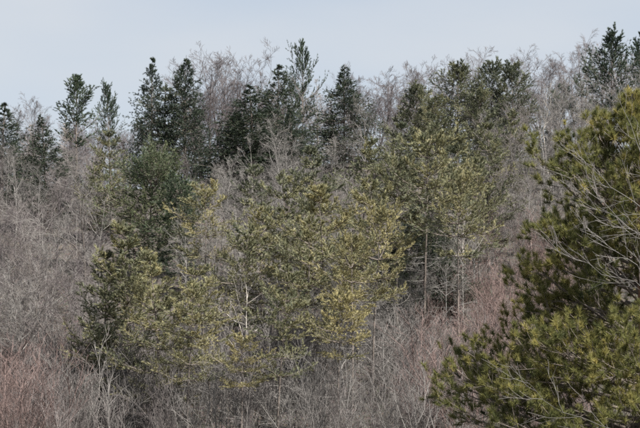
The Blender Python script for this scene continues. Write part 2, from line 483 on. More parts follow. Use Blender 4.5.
def spruce(seed, H, R, c0=0.08, whorl=0.34, nb=9, tint=(0.25, 0.6), droop=-12, blades=11, needle_m='needle_dark', gap=0.12, rag=0.3, power=0.8, bl=0.26, bw=0.065):
    R = R * 1.75
    """dense dark cone of short drooping boughs"""
    rng = np.random.default_rng(seed)
    g = Geo(); c = Geo()
    tp = grow(rng, np.zeros((1, 3)), np.array([[0, 0, 1.0]]), np.array([H]), 10, 0.012, 0.02)
    tp[0, :, 2] *= H / tp[0, -1, 2]
    g.tubes(tp, H * 0.011, 0.015, 7, 0, 0.5)
    n = int((1 - c0) * H / whorl * nb)
    t = c0 + (0.985 - c0) * (np.arange(n) + rng.random(n)) / n
    t = t[rng.random(n) > gap + np.clip((t - c0) / (1 - c0) - 0.55, 0, 1) * 1.3]; N = len(t)
    az = rng.random(N) * 6.28; f = (t - c0) / (1 - c0)
    lob = 1 + rag * 0.5 * np.sin(az * 2 + seed) * np.sin(f * 13 + seed) + rag * 0.35 * np.sin(f * 31 + az)
    Ln = np.clip(R * np.minimum(np.clip(1 - f, 0, 1) ** power, (1 - f) * 1.35) * np.minimum(1, 0.55 + f * 2.5) * lob * rng.uniform(0.45, 1.2, N), 0.10, None)
    el = np.radians(droop * (1 - f) + 48 * f ** 2.2 + rng.normal(size=N) * 9)
    D = np.stack([np.cos(az) * np.cos(el), np.sin(az) * np.cos(el), np.sin(el)], -1)
    P, _ = sample(tp, np.zeros(N, int), t)
    b = grow(rng, P, D, Ln, 4, 0.06, 0.05)
    R0 = np.clip(0.01 + Ln * 0.008, 0.012, 0.05); R1 = np.full(N, 0.007)
    g.tubes(b, R0, R1, 3, 0, 0.4)
    bt = rng.uniform(tint[0], tint[1], N)
    Pk, Dk, lk, rk, ix, tk = kids(rng, b, Ln, R0, R1, np.clip(np.round(Ln * 3.1), 2, 10), 0.3, 1.0, 50, 0.36, 0.5, flat=0.5)
    lk = np.clip(lk, 0.16, 0.8)
    bk = grow(rng, Pk, Dk, lk, 2, 0.06, -0.03)
    for PL, ts, tn, k in ((bk, 0.1, bt[ix], 2), (b, 0.45, bt, 3)):
        idx = np.repeat(np.arange(len(PL)), k)
        tt = ts + (1 - ts) * (np.tile(np.arange(k), len(PL)) + rng.random(len(idx))) / k
        p, T = sample(PL, idx, tt)
        c.needles(rng, p, T, blades, bl, bw, 0.42, 0.06, 0.12, 0, np.clip(tn[idx] + rng.normal(size=len(idx)) * 0.1, 0, 1))
    c.needles(rng, np.repeat(tp[:, -1], 3, 0) - np.array([[0, 0, 0.0], [0, 0, .15], [0, 0, .3]]), np.tile([[0, 0, 1.0]], (3, 1)), 5, bl * 0.8, bw, 0.25, 0.4, 0, 0, np.full(3, 0.4))
    return [('trunk', g.mesh('spruce_trunk', [M['bark_pine']], True)), ('crown', c.mesh('spruce_crown', [M[needle_m]]))]

def larch(seed, H, R, mat='bark_larch', c0=0.12):
    """leafless larch: straight trunk, many level pale twiggy boughs"""
    rng = np.random.default_rng(seed)
    g = Geo(); c = Geo()
    tp = grow(rng, np.zeros((1, 3)), np.array([[0, 0, 1.0]]), np.array([H]), 10, 0.015, 0.02)
    tp[0, :, 2] *= H / tp[0, -1, 2]
    g.tubes(tp, H * 0.0095, 0.012, 6, 0, 0.55)
    N = int(H * 7)
    t = c0 + (0.985 - c0) * rng.random(N); az = rng.random(N) * 6.28; f = (t - c0) / (1 - c0)
    Ln = np.clip(R * (1 - f) ** 0.75 * rng.uniform(0.5, 1.15, N), 0.25, None)
    el = np.radians(2 + 35 * f + rng.normal(size=N) * 10)
    D = np.stack([np.cos(az) * np.cos(el), np.sin(az) * np.cos(el), np.sin(el)], -1)
    P, _ = sample(tp, np.zeros(N, int), t)
    b = grow(rng, P, D, Ln, 5, 0.07, 0.03)
    R0 = np.clip(0.01 + 0.008 * Ln, 0.012, 0.04); R1 = np.full(N, 0.007)
    g.tubes(b, R0, R1, 3, 1, 0.55)
    Pk, Dk, lk, rk, ix, tk = kids(rng, b, Ln, R0, R1, 6, 0.15, 1, 48, 0.36, flat=0.5)
    bk = grow(rng, Pk, Dk, lk, 2, 0.1, 0.02)
    c.tubes(bk, np.full(len(lk), 0.010), np.full(len(lk), 0.005), 3, 0, 0.6)
    Pk, Dk, l2, rk, ix, tk = kids(rng, bk, lk, np.full(len(lk), .006), np.full(len(lk), .005), 4, 0.15, 1, 45, 0.5)
    c.tubes(grow(rng, Pk, Dk, np.clip(l2, 0.12, None), 2, 0.1, 0.02), np.full(len(l2), 0.007), np.full(len(l2), 0.0045), 3, 0, 0.7)
    return [('trunk', g.mesh('larch_trunk', [M['bark_grey'], M[mat]], True)), ('crown', c.mesh('larch_crown', [M[mat]]))]

def place(name, label, cat, px, py, Y, builder, group=None, rz=0.0, **kw):
    loc, H = base_and_height(px, py, Y)
    o = thing(name, label, cat, loc, rz, group)
    for pn, me in builder(H=H, **kw):
        obj(pn, me, o)
    return o

def copy_tree(protos, name, label, cat, loc, rz, scale, group):
    o = thing(name, label, cat, loc, rz, group, scale)
    for pn, me in protos: obj(pn, me, o)
    return o

# ------------------------------------------------------------------ ridge conifers
G_RIDGE = 'dark spruces along the ridge'
SPR = {}
def proto_tree(name, label, cat, px, py, Y, R, kinds, seed, tint=None):
    """a tree of height given by its top, from one of the grown forms (15 m tall, 4.5 m reach)"""
    loc, H = base_and_height(px, py, Y)
    rr_ = random.Random(seed * 7 + 1)
    k = H / 15.0; w = R / 4.5
    w = min(max(w, k * 0.55), k * 1.9)
    o = thing(name, label, cat, loc, rr_.random() * 6.28, None, (w, w, k))
    for pn, me in kinds[seed % len(kinds)]:
        c_ = obj(pn, me, o)
        if tint is not None: c_.color = (0.5 + tint, 0.5, 0.5, 1)
    return o
def spruce_kind(rag, power, gap):
    key = 'open' if gap > 0.2 else ('broad' if power < 0.75 else 'cone')
    if key not in SPR:
        pr = {'open': (0.5, 0.6, 0.22), 'broad': (0.45, 0.62, 0.1), 'cone': (0.4, 0.8, 0.1)}[key]
        SPR[key] = [spruce(700 + i + len(SPR) * 10, 15.0, 2.6, rag=pr[0], power=pr[1], gap=pr[2], tint=(0.25, 0.6), nb=12, whorl=0.36, bl=0.24, bw=0.042, blades=13) for i in range(2)]
    return SPR[key]
def sp(px, py, Y, R, label, seed, rag=0.3, power=0.8, gap=0.12, tint=None):
    return proto_tree('spruce_tree', label, 'spruce', px, py, Y, R * 1.8, spruce_kind(rag, power, gap), seed, random.Random(seed).uniform(-0.1, 0.1))
sp(4, 102, 245, 3.2, 'dark spruce cut off by the left edge of the picture on the ridge', 11, rag=0.5)
sp(47, 115, 230, 2.9, 'ragged dark spruce rising from pale twigs at the left end of the ridge', 12, rag=0.6, gap=0.25)
sp(152, 57, 256, 2.5, 'narrow dark spruce on the ridge, left one of the neighbouring pair', 13, rag=0.4)
sp(186, 56, 256, 3.0, 'pointed dark spruce on the ridge, right one of the neighbouring pair', 14)
sp(278, 64, 248, 3.5, 'tall dark spruce just left of the lone pine that tops the ridge', 15, rag=0.45)
sp(253, 85, 242, 4.6, 'broad dark spruce in front of the bare ridge trees, spreading cone', 16, rag=0.45, power=0.62)
sp(237, 110, 240, 2.7, 'low dark spruce at the left foot of the broad dark spruce', 17, rag=0.5, power=0.7)
sp(292, 110, 240, 2.8, 'low dark spruce at the right foot of the tall dark spruce', 18, rag=0.5, power=0.7)
sp(345, 65, 252, 3.0, 'solitary dark spruce with a blunt top right of the pale larch', 19, rag=0.5, power=0.65)

FINE = dict(tint=(0.5, 0.5), blades=18, bl=0.28, bw=0.043, side=13)
PK = {
    'up': [pine(800 + i, 15.0, 4.5, c0=0.38, el_top=60, el_low=20, upturn=0.10, nb=5, gap=0.15, rag=0.5, dead=3, flatness=0.7, whorl=0.85, fol=0.62, needle_m='needle_blue', **FINE) for i in range(3)],
    'thin': [pine(810 + i, 15.0, 4.5, c0=0.38, el_top=50, el_low=12, upturn=0.09, nb=4, gap=0.35, rag=0.5, dead=6, flatness=0.7, whorl=0.95, needle_m='needle_blue', **FINE) for i in range(1)],
    'dense': [pine(820 + i, 15.0, 4.5, c0=0.14, pw=0.56, whorl=0.85, gap=0.12, el_top=50, fol=0.6, **FINE) for i in range(3)],
    'full': [pine(830 + i, 15.0, 4.5, c0=0.13, whorl=1.55, nb=9, pw=0.78, fol=0.7, tier=0.35, gap=0.1, el_top=40, el_low=0, **FINE) for i in range(3)],
    'level': [pine(840 + i, 15.0, 4.5, c0=0.38, whorl=1.6, nb=9, pw=0.78, fol=0.7, tier=0.35, gap=0.15, el_top=32, el_low=-2, **FINE) for i in range(3)],
    'sparse': [pine(850 + i, 15.0, 4.5, c0=0.38, whorl=1.5, gap=0.26, nb=8, pw=0.78, fol=0.7, tier=0.35, el_top=30, el_low=0, dead=12, **FINE) for i in range(3)],
    'high': [pine(860 + i, 15.0, 4.5, c0=0.56, whorl=1.3, nb=8, gap=0.12, el_top=36, el_low=-4, fol=0.62, tier=0.6, dead=10, **FINE) for i in range(3)],
}
def wp(px, py, Y, R, label, seed, c0=0.3, tint=(0.3, 0.7), gap=0.15, needle_m='needle_pine', profile='pine', pw=None, el_low=0, **k):
    if profile == 'round':
        k.pop('whorl', None); k.update(whorl=0.6, bl=0.27, bw=0.032, blades=18, side=11)
        return place('pine_tree', label, 'pine', px, py, Y, lambda H, **q: pine(seed, H, R, **q), None, 0, c0=c0, tint=tint, gap=gap, needle_m=needle_m, profile=profile, el_low=el_low, **k)
    if needle_m == 'needle_blue': kind = 'thin' if gap > 0.33 else 'up'
    elif pw: kind = 'dense'
    elif c0 >= 0.4: kind = 'high'
    elif gap >= 0.24: kind = 'sparse'
    elif c0 >= 0.19: kind = 'level'
    else: kind = 'full'
    t_ = (tint[0] + tint[1]) / 2 + random.Random(seed * 3).uniform(-0.1, 0.08)
    return proto_tree('pine_tree', label, 'pine', px, py, Y, R * (1.0 if kind in ('full', 'level', 'sparse') else 1.0), PK[kind], seed, t_ - 0.5)
wp(77, 79, 266, 4.8, 'lone dark pine with upswept boughs above the left ridge', 31, c0=0.42, el_top=62, el_low=24, upturn=0.10, tint=(0.15, 0.5), needle_m='needle_blue', nb=4, gap=0.15, rag=0.45, dead=3, blades=16, side=11, flatness=0.7, whorl=0.85, fol=0.6)
wp(111, 87, 272, 2.3, 'small dark pine beside the lone upswept pine on the left ridge', 32, c0=0.42, el_top=50, el_low=15, tint=(0.1, 0.4), needle_m='needle_blue', nb=4, gap=0.3, dead=3, blades=16, side=11, flatness=0.7, whorl=0.85, fol=0.6)
wp(303, 44, 262, 2.7, 'highest pine in the middle of the ridge, with a few upturned limbs', 33, c0=0.5, el_top=58, el_low=22, upturn=0.11, tint=(0.15, 0.5), needle_m='needle_blue', nb=4, gap=0.1, rag=0.5, dead=3, blades=16, side=11, flatness=0.7, whorl=0.85, fol=0.6)
wp(168, 84, 262, 4.0, 'pale olive pine in front of the pair of dark spruces', 34, c0=0.35, el_top=40, el_low=6, tint=(0.3, 0.65), gap=0.2)
wp(412, 86, 250, 4.3, 'dark green pine at the left end of the ridge pine stand', 35, c0=0.16, pw=0.55, whorl=0.85, tint=(0.15, 0.5), gap=0.15, el_top=50)
wp(457, 66, 254, 4.6, 'pointed olive pine in the middle of the ridge pine stand', 36, c0=0.16, pw=0.55, whorl=0.85, tint=(0.25, 0.65), gap=0.15, el_top=55)
wp(434, 98, 246, 3.6, 'lower olive pine between two taller pines of the ridge stand', 37, c0=0.16, pw=0.55, whorl=0.85, tint=(0.25, 0.65))
wp(491, 61, 252, 3.9, 'tall dense pine at the right of the ridge stand, left of twin tops', 38, c0=0.16, pw=0.55, whorl=0.85, tint=(0.15, 0.55), blades=16, el_top=50)
wp(512, 66, 250, 4.2, 'tall dense pine at the right of the ridge stand, right of twin tops', 39, c0=0.16, pw=0.55, whorl=0.85, tint=(0.15, 0.55), blades=16, el_top=50)
wp(478, 92, 244, 3.8, 'olive pine just below the twin tops of the ridge stand', 40, c0=0.16, pw=0.55, whorl=0.85, tint=(0.25, 0.65))
wp(611, 37, 252, 4.8, 'open dark pine on the right ridge with plumed limbs and gaps', 41, c0=0.38, el_top=50, el_low=10, upturn=0.09, tint=(0.15, 0.5), needle_m='needle_blue', nb=4, gap=0.22, rag=0.5, blades=16, side=11, flatness=0.7, whorl=0.85, fol=0.6)
wp(641, 34, 256, 3.6, 'dark pine cut off by the right edge of the picture on the ridge', 42, c0=0.35, el_top=45, el_low=8, tint=(0.1, 0.45), needle_m='needle_blue', blades=16, side=11, flatness=0.7, whorl=0.85, fol=0.6)
wp(586, 66, 262, 3.6, 'thin grey pine beside the open pine on the right ridge', 43, c0=0.45, el_top=50, el_low=18, upturn=0.09, tint=(0.2, 0.5), needle_m='needle_blue', nb=3, gap=0.35, blades=7, lean=-0.1)
wp(562, 84, 256, 3.4, 'sparse grey green pine left of the thin grey pine on the right ridge', 44, c0=0.35, el_top=50, el_low=12, tint=(0.2, 0.5), needle_m='needle_blue', nb=3, gap=0.4, blades=6)

def depth_for(px, py, H):
    """distance at which a tree of height H on the slope has its top at (px, py)"""
    a_, b_ = ray(px, py)
    for Y in np.arange(272, 146, -0.5):
        if CAMZ + b_ * Y - float(hill(a_ * Y, Y)) >= H: return float(Y)
    return 147.0
wh = lambda px, py, H, R, label, seed, **k: wp(px, py, depth_for(px, py, H), R, label, seed, **k)
lr = lambda px, py, Y, R, label, seed: place('larch_tree', label, 'larch', px, py, Y, lambda H: larch(seed, H, R))
lr(318, 78, 262, 3.6, 'pale leafless larch below the highest ridge pine', 51)
lr(331, 100, 256, 3.2, 'pale leafless larch between the taller larch and the blunt spruce', 52)
lr(30, 124, 260, 3.0, 'pinkish leafless larch between the two spruces at the left edge', 53)
lr(66, 122, 258, 2.6, 'pale leafless larch right of the ragged spruce on the left ridge', 54)

# ------------------------------------------------------------------ pines on the slope
BL = dict(needle_m='needle_blue')
wh(150, 166, 11.5, 5.2, 'big dense blue green pine with a rounded crown on the left slope', 61, c0=0.12, profile='round', nb=8, whorl=0.55, gap=0.03, tint=(0.45, 0.9), blades=17, el_top=42, el_low=4, upturn=0.08, side=8, dead=2, rag=0.6, **BL)
wh(182, 190, 10.5, 3.2, 'blue green pine pressed against the right of the big dense pine', 62, c0=0.15, profile='round', nb=6, gap=0.08, tint=(0.25, 0.65), el_top=50, dead=2, **BL)
wh(113, 131, 12.0, 3.6, 'yellowish pine at the upper left of the big dense pine', 63, c0=0.15, tint=(0.3, 0.75), gap=0.18)
wh(100, 165, 11.0, 3.0, 'small yellowish pine at the left foot of the big dense pine', 90, c0=0.15, tint=(0.3, 0.7), gap=0.25)
wh(255, 166, 12.0, 3.2, 'sparse grey green pine just below the dark spruces', 64, c0=0.2, nb=5, gap=0.3, blades=7, tint=(0.25, 0.55), el_top=30, el_low=-4, bark_m='bark_pale')
wh(207, 187, 14.0, 3.8, 'yellow tinted pine on a bare stem above the sparse pines left of centre', 65, c0=0.4, nb=4, gap=0.5, blades=9, tint=(0.5, 0.9), dead=14, el_top=40)
wh(322, 146, 14.5, 4.6, 'olive pine below the pale larches, tallest of the middle stand', 66, c0=0.15, tint=(0.3, 0.75), gap=0.15, el_top=35, el_low=0)
wh(290, 171, 15.5, 4.4, 'yellow pine with level boughs, left in the middle stand', 67, c0=0.2, tint=(0.4, 0.85), gap=0.16, el_top=30, el_low=0)
wh(327, 186, 16.0, 4.7, 'gold tinted pine in front of the middle stand', 68, c0=0.25, tint=(0.5, 0.95), gap=0.16, el_top=35, el_low=2)
wh(306, 212, 15.0, 3.9, 'gold tinted pine just left of and below the front gold pine', 91, c0=0.3, tint=(0.45, 0.9), gap=0.2, el_top=30, el_low=0)
wh(363, 138, 14.0, 4.4, 'olive pine below the blunt spruce on the middle slope', 69, c0=0.15, tint=(0.3, 0.72), gap=0.14, el_top=40)
wh(364, 176, 16.0, 4.5, 'yellow pine with gaps at the right of the middle stand', 70, c0=0.28, tint=(0.45, 0.9), gap=0.2, el_top=30, el_low=0)
wh(396, 122, 14.5, 4.4, 'olive pine below the left end of the ridge stand', 71, c0=0.15, tint=(0.25, 0.7), gap=0.12)
wh(424, 132, 19.0, 4.7, 'tall layered pine with a straight bare trunk, right of centre', 72, c0=0.5, tint=(0.3, 0.8), gap=0.1, bark_m='bark_grey', el_top=38, el_low=-2)
wh(396, 158, 17.0, 3.9, 'layered yellow olive pine left of the tall layered pine', 92, c0=0.48, tint=(0.35, 0.82), gap=0.15, el_top=32, el_low=-2)
wh(456, 132, 15.0, 4.6, 'olive pine on the slope under the middle of the ridge stand', 73, c0=0.15, tint=(0.28, 0.7), gap=0.12)
wh(440, 112, 13.0, 4.0, 'olive pine filling the gap below the two left ridge pines', 93, c0=0.12, tint=(0.25, 0.65), gap=0.12)
wh(486, 122, 14.5, 4.2, 'pine on the slope under the twin tops', 74, c0=0.15, tint=(0.25, 0.66), gap=0.14)
wh(510, 110, 12.0, 3.6, 'olive pine on the slope right under the right one of the twin tops', 94, c0=0.12, tint=(0.25, 0.62), gap=0.15)
wh(458, 172, 16.5, 3.5, 'drooping yellow pine right of the layered pine', 75, c0=0.5, tint=(0.35, 0.85), gap=0.2, el_top=28, el_low=-8)
wh(478, 158, 14.0, 3.6, 'olive pine beside the mauve trees right of centre', 95, c0=0.25, tint=(0.3, 0.75), gap=0.2, el_top=30, el_low=-4)
wh(372, 210, 15.5, 3.2, 'thin yellow pine on bare stem below the layered pine', 76, c0=0.45, tint=(0.5, 0.9), gap=0.3, nb=5, el_top=25, el_low=-4)
wh(264, 206, 14.5, 3.8, 'thin olive pine left of the gold pine', 77, c0=0.25, tint=(0.38, 0.8), gap=0.25, nb=5, el_top=30, el_low=0)
wh(230, 222, 14.0, 3.8, 'sparse olive pine with level boughs left of centre', 78, c0=0.25, tint=(0.38, 0.8), gap=0.25, nb=5, el_top=30, el_low=0)
wh(212, 262, 12.5, 3.4, 'sparse olive pine below the pale forked snag', 96, c0=0.25, tint=(0.4, 0.8), gap=0.28, nb=5, el_top=30, el_low=0)
wh(128, 222, 15.0, 4.9, 'large yellow green pine in the lower left thicket', 79, c0=0.1, tint=(0.32, 0.78), gap=0.08, nb=6, el_top=40, el_low=-2, blades=13)
wh(103, 250, 13.0, 3.6, 'bluish pine clinging to the left side of the large yellow green pine', 80, c0=0.12, tint=(0.25, 0.6), gap=0.08, el_top=45, el_low=5)
wh(160, 250, 13.5, 3.9, 'yellow green pine overlapping the right side of the large pine', 81, c0=0.15, tint=(0.35, 0.8), gap=0.12, el_top=40, el_low=0)
wh(188, 284, 11.5, 3.4, 'sparse yellow green pine right of the large lower left pine', 82, c0=0.2, tint=(0.4, 0.8), gap=0.28, nb=5, el_top=35)
wh(242, 336, 8.5, 2.4, 'small orange tinted pine above the bottom thicket', 83, c0=0.45, tint=(0.75, 1.0), gap=0.3, nb=5, el_top=25, el_low=0, whorl=0.9)
wh(338, 292, 11.0, 2.8, 'small yellow pine with a single tier of boughs in the grey thicket', 84, c0=0.5, tint=(0.65, 1.0), gap=0.35, nb=5, el_top=20, el_low=0, whorl=1.0)
wh(278, 266, 13.0, 3.2, 'thin yellow pine behind the white dead trunk', 85, c0=0.3, tint=(0.42, 0.85), gap=0.28, nb=5, el_top=25, whorl=0.8)
wh(352, 236, 14.0, 3.2, 'thin gold pine with few tiers below the right of the middle stand', 97, c0=0.4, tint=(0.5, 0.95), gap=0.3, nb=5, el_top=25, whorl=0.85)
# dark hemlocks in the hollow
sh = lambda px, py, H, R, label, seed, **k: sp(px, py, depth_for(px, py, H), R, label, seed, **k)
sh(416, 200, 11, 2.6, 'dark hemlock in the hollow behind the straight bare trunk', 21, tint=(0.2, 0.6), rag=0.5, power=0.55, gap=0.2)
sh(438, 214, 10, 2.4, 'dark hemlock right of the straight bare trunk', 22, tint=(0.2, 0.6), rag=0.5, power=0.55, gap=0.2)
sh(394, 236, 9, 2.2, 'low dark hemlock left of the hollow', 23, tint=(0.2, 0.6), rag=0.5, power=0.55, gap=0.3)
sp(108, 330, 170, 2.4, 'dark young hemlock under the large yellow green pine', 24, tint=(0.2, 0.6), rag=0.5, power=0.6, gap=0.3)
sp(290, 320, 182, 2.2, 'dark young hemlock behind the white trunks', 25, tint=(0.2, 0.6), rag=0.5, power=0.6, gap=0.35)
sp(552, 128, 246, 2.8, 'dark spruce half hidden left of the near pine', 26, rag=0.5, gap=0.3)

# ------------------------------------------------------------------ singular bare trees
def path_px(pts, extra_base=True):
    """trunk polyline given as (px, py, Y); rooted in the ground under its first point"""
    P = [at(*p) for p in pts]
    if extra_base:
        b = P[0].copy(); b[2] = float(hill(b[0], b[1])) - 0.1
        P.insert(0, b)
    P = np.array(P); base = P[0].copy()
    return P - base, base

def resample(P, n):
    d = np.concatenate([[0], np.cumsum(np.linalg.norm(np.diff(P, axis=0), axis=1))])
    s = np.linspace(0, d[-1], n)
    return np.stack([np.interp(s, d, P[:, i]) for i in range(3)], -1)

def path_tree(name, label, cat, pts, seed, **kw):
    P, base = path_px(pts)
    P = resample(P, 14)
    o = thing(name, label, cat, tuple(base))
    H = float(np.linalg.norm(np.diff(P, axis=0), axis=1).sum())
    for pn, me in hardwood(seed, H, path=P, **kw): obj(pn, me, o)

path_tree('bare_tree', 'dark crooked bare tree with a bent trunk in the left thicket', 'tree',
          [(56, 345, 171), (45, 331, 171), (36, 320, 171), (35, 309, 171), (40, 297, 171.3), (48, 290, 171.8), (58, 272, 172)], 101,
          mat_t='bark_dark', mat_w='bark_dark', t0=0.45, limbs=12, ang=58, spread=0.5, dens=(5, 4, 3), thick=0.014, up=0.02)
path_tree('bare_tree', 'dark forked bare trunk left of the large yellow green pine', 'tree',
          [(85, 268, 182), (84, 250, 182), (83, 236, 182), (81, 222, 182), (80, 204, 182.4)], 102,
          mat_t='bark_dark', mat_w='bark_twig', t0=0.6, limbs=8, ang=32, spread=0.45, dens=(4, 4, 3), thick=0.012)
path_tree('birch_tree', 'pale birch trunk with crooked limbs beside the reddish thicket', 'birch',
          [(463, 310, 192), (463, 280, 192), (462.6, 258, 192), (463, 236, 192), (465, 214, 192.3)], 103,
          mat_t='bark_birch', mat_w='bark_twig', t0=0.5, limbs=9, ang=62, spread=0.36, dens=(4, 4, 3), thick=0.012)
path_tree('birch_tree', 'leaning white birch left of the near pine', 'birch',
          [(548, 176, 240), (545, 150, 240), (543, 131, 240), (549, 107, 240), (556, 88, 240)], 104,
          mat_t='bark_birch', mat_w='bark_twig', t0=0.5, limbs=8, ang=40, spread=0.3, dens=(4, 4, 3), thick=0.0095)
path_tree('dead_tree', 'white dead trunk with drooping upcurved limbs above the bottom thicket', 'tree',
          [(247, 372, 166), (247, 345, 166), (246, 320, 166), (247, 300, 166), (246, 284, 166.2)], 105,
          mat_t='bark_birch', mat_w='bark_pale', t0=0.3, limbs=9, ang=75, spread=0.55, dens=(3, 3, 3), up=0.10, thick=0.013)
path_tree('dead_tree', 'slim white trunk between the gold pine and the bottom thicket', 'tree',
          [(294, 380, 168), (295, 350, 168), (294, 325, 168), (293, 296, 168), (293, 268, 168)], 106,
          mat_t='bark_birch', mat_w='bark_pale', t0=0.45, limbs=8, ang=60, spread=0.3, dens=(3, 3, 3), thick=0.0105)
path_tree('dead_tree', 'bare silvery snag with a hooked limb left of the gold pine', 'tree',
          [(267, 320, 180), (267, 296, 180), (266.5, 272, 180), (268, 262, 180)], 107,
          mat_t='bark_pale', mat_w='bark_pale', t0=0.6, limbs=6, ang=75, spread=0.3, dens=(3, 3, 2), thick=0.010)
path_tree('dead_tree', 'pale forked snag beside the yellow tinted pine left of centre', 'tree',
          [(201, 290, 205), (202, 250, 205), (201, 222, 205), (199, 205, 205), (196, 196, 205)], 108,
          mat_t='bark_pale', mat_w='bark_pale', t0=0.55, limbs=7, ang=42, spread=0.35, dens=(3, 3, 2), thick=0.010)

# ------------------------------------------------------------------ bare hardwoods
HW = []
for i in range(4): HW.append(hardwood(200 + i, 12.0, limbs=13 + i % 3, t0=0.22 + 0.04 * (i % 3), ang=36 + 4 * (i % 4), spread=0.40 + 0.03 * (i % 3)))
HM = [hardwood(220 + i, 11.0, limbs=14, t0=0.2, ang=38, spread=0.42, mat_w='bark_mauve', dens=(6, 5, 4)) for i in range(3)]
FAN = [hardwood(230 + i, 13.0, limbs=15, t0=0.3, ang=30, spread=0.4, stems=3 + i % 2, mat_t='bark_dusk', mat_w='bark_dusk', up=0.08, dens=(6, 6, 4), fine=0.0095, wig=0.08) for i in range(3)]
DUSK = [hardwood(250 + i, 12.0, limbs=14, t0=0.2, ang=40, spread=0.45, mat_t='bark_dusk', mat_w='bark_dusk', dens=(6, 6, 4), fine=0.0095, wig=0.08) for i in range(3)]
PALE = [hardwood(240 + i, 12.0, limbs=10, t0=0.35, ang=45, spread=0.34, mat_t='bark_pale', mat_w='bark_twig', dens=(5, 4, 3)) for i in range(3)]

rng = np.random.default_rng(7)
n_bare = 0
def bare(px, py, Y, protos, label, group, name='bare_tree', cat='tree'):
    global n_bare
    loc, H = base_and_height(px, py, Y)
    if H < 2.5: return
    pr = protos[rng.integers(len(protos))]
    hz = max(v for v in [m.vertices[len(m.vertices) - 1].co.z for _, m in pr[:1]] + [9.0])
    k = H / (13.3 if protos is FAN else 12.2)
    k2 = k * rng.uniform(1.05, 1.3)
    copy_tree(pr, name, label, cat, loc, rng.random() * 6.28, (k2, k2, k), group)
    n_bare += 1

# named ones on the skyline
for px, py, Y, lab in [
        (214, 58, 280, 'bare tree with a fan of forks right of the pointed dark spruce'),
        (232, 55, 283, 'tall bare tree with a fan of forks in the gap between dark spruces'),
        (250, 58, 286, 'bare tree with a fan of forks behind the broad dark spruce'),
        (200, 68, 279, 'bare tree with a fan of forks half hidden by the pointed dark spruce'),
        (223, 60, 285, 'bare tree with a fan of forks second right of the pointed dark spruce'),
        (376, 74, 284, 'bare forked tree right of the blunt dark spruce'),
        (393, 70, 286, 'bare forked tree left of the ridge pine stand'),
        (430, 60, 288, 'bare tree poking up behind the dark green ridge pine'),
        (537, 70, 280, 'bare tree right of the twin topped pines'),
        (551, 66, 284, 'bare tree left of the thin grey pine'),
        (365, 84, 276, 'lower bare tree between the blunt spruce and the forked trees')]:
    bare(px, py, Y, FAN, lab, 'bare trees on the skyline')

# rows filling the plateau and the slope, thin where the pines show
def scatter(n, box, protos, label, group, top, name='bare_tree', cat='tree', mind=1.3):
    """n trees inside box (px0, px1, Y0, Y1); top = (low, high) height in metres"""
    pts = []
    for _ in range(n * 30):
        if len(pts) >= n: break
        px = rng.uniform(box[0], box[1]); Y = rng.uniform(box[2], box[3])
        X = ray(px, 300)[0] * Y
        if all((X - a) ** 2 + (Y - b) ** 2 > mind ** 2 for a, b in pts):
            pts.append((X, Y))
            h = rng.uniform(*top)
            pr = protos[rng.integers(len(protos))]
            k = h / 12.2
            k2 = k * rng.uniform(0.85, 1.15)
            copy_tree(pr, name, label, cat, (X, Y, float(hill(X, Y)) - 0.08), rng.random() * 6.28, (k2, k2, k), group)

MIX = HW + HM
scatter(36, (-50, 150, 270, 300), DUSK, 'bare grey tree behind the dark conifers of the left ridge', 'bare trees behind the left ridge', (8.5, 11.5), mind=1.8)
scatter(26, (180, 400, 276, 305), DUSK, 'bare grey tree on the skyline behind the middle ridge', 'bare trees behind the middle ridge', (10, 14.5), mind=3)
scatter(26, (380, 660, 268, 300), DUSK, 'bare grey tree on the skyline behind the right ridge', 'bare trees behind the right ridge', (11, 15.5), mind=3)
scatter(46, (-50, 96, 214, 260), MIX + DUSK, 'bare grey tree below the left ridge spruces', 'bare trees on the upper left slope', (5.5, 8.5), mind=2.5)
scatter(44, (-50, 100, 164, 214), HW + HM + PALE + DUSK, 'bare grey tree in the thicket on the lower left slope', 'bare trees on the lower left slope', (7, 11.5), mind=2.2)
scatter(9, (186, 262, 222, 236), HM, 'mauve bare tree under the broad dark spruce', 'mauve bare trees under the dark spruces', (5, 6.5), mind=2.5)
scatter(14, (90, 260, 238, 262), MIX, 'bare grey tree between the left pines and the ridge', 'bare trees between left pines and ridge', (4, 6), mind=2.5)
scatter(22, (250, 350, 222, 238), MIX + DUSK, 'low bare tree between the dark spruces and the middle stand of pines', 'bare trees above the middle stand', (3.5, 5.5), mind=2)
scatter(18, (180, 290, 180, 232), HW + PALE, 'thin bare tree among the sparse pines left of centre', 'bare trees among the sparse pines', (8, 11), mind=2.5)
scatter(18, (270, 410, 182, 246), HW + PALE, 'thin bare tree among the middle stand of yellow pines', 'bare trees in the middle stand', (7, 10.5), mind=2.5)
scatter(10, (380, 480, 186, 214), HW + PALE, 'thin grey tree in the hollow below the layered pine', 'bare trees in the hollow', (8, 10.5), mind=2.2)
scatter(26, (200, 470, 160, 186), PALE + HW, 'thin grey stem rising from the brush in front of the middle pines', 'thin stems in front of the middle pines', (5.5, 9.5), mind=1.8)
scatter(16, (480, 600, 200, 245), MIX, 'bare mauve grey tree on the right slope behind the near pine', 'bare trees on the right slope', (9, 12), mind=2.5)
scatter(18, (484, 566, 196, 236), HM + HM + HW, 'mauve bare tree between the ridge pines and the near pine', 'mauve bare trees left of the near pine', (6, 9.5), mind=1.8)
scatter(14, (540, 660, 235, 262), MIX, 'bare grey tree under the open pines of the right ridge', 'bare trees under the right ridge', (8, 11), mind=2.5)

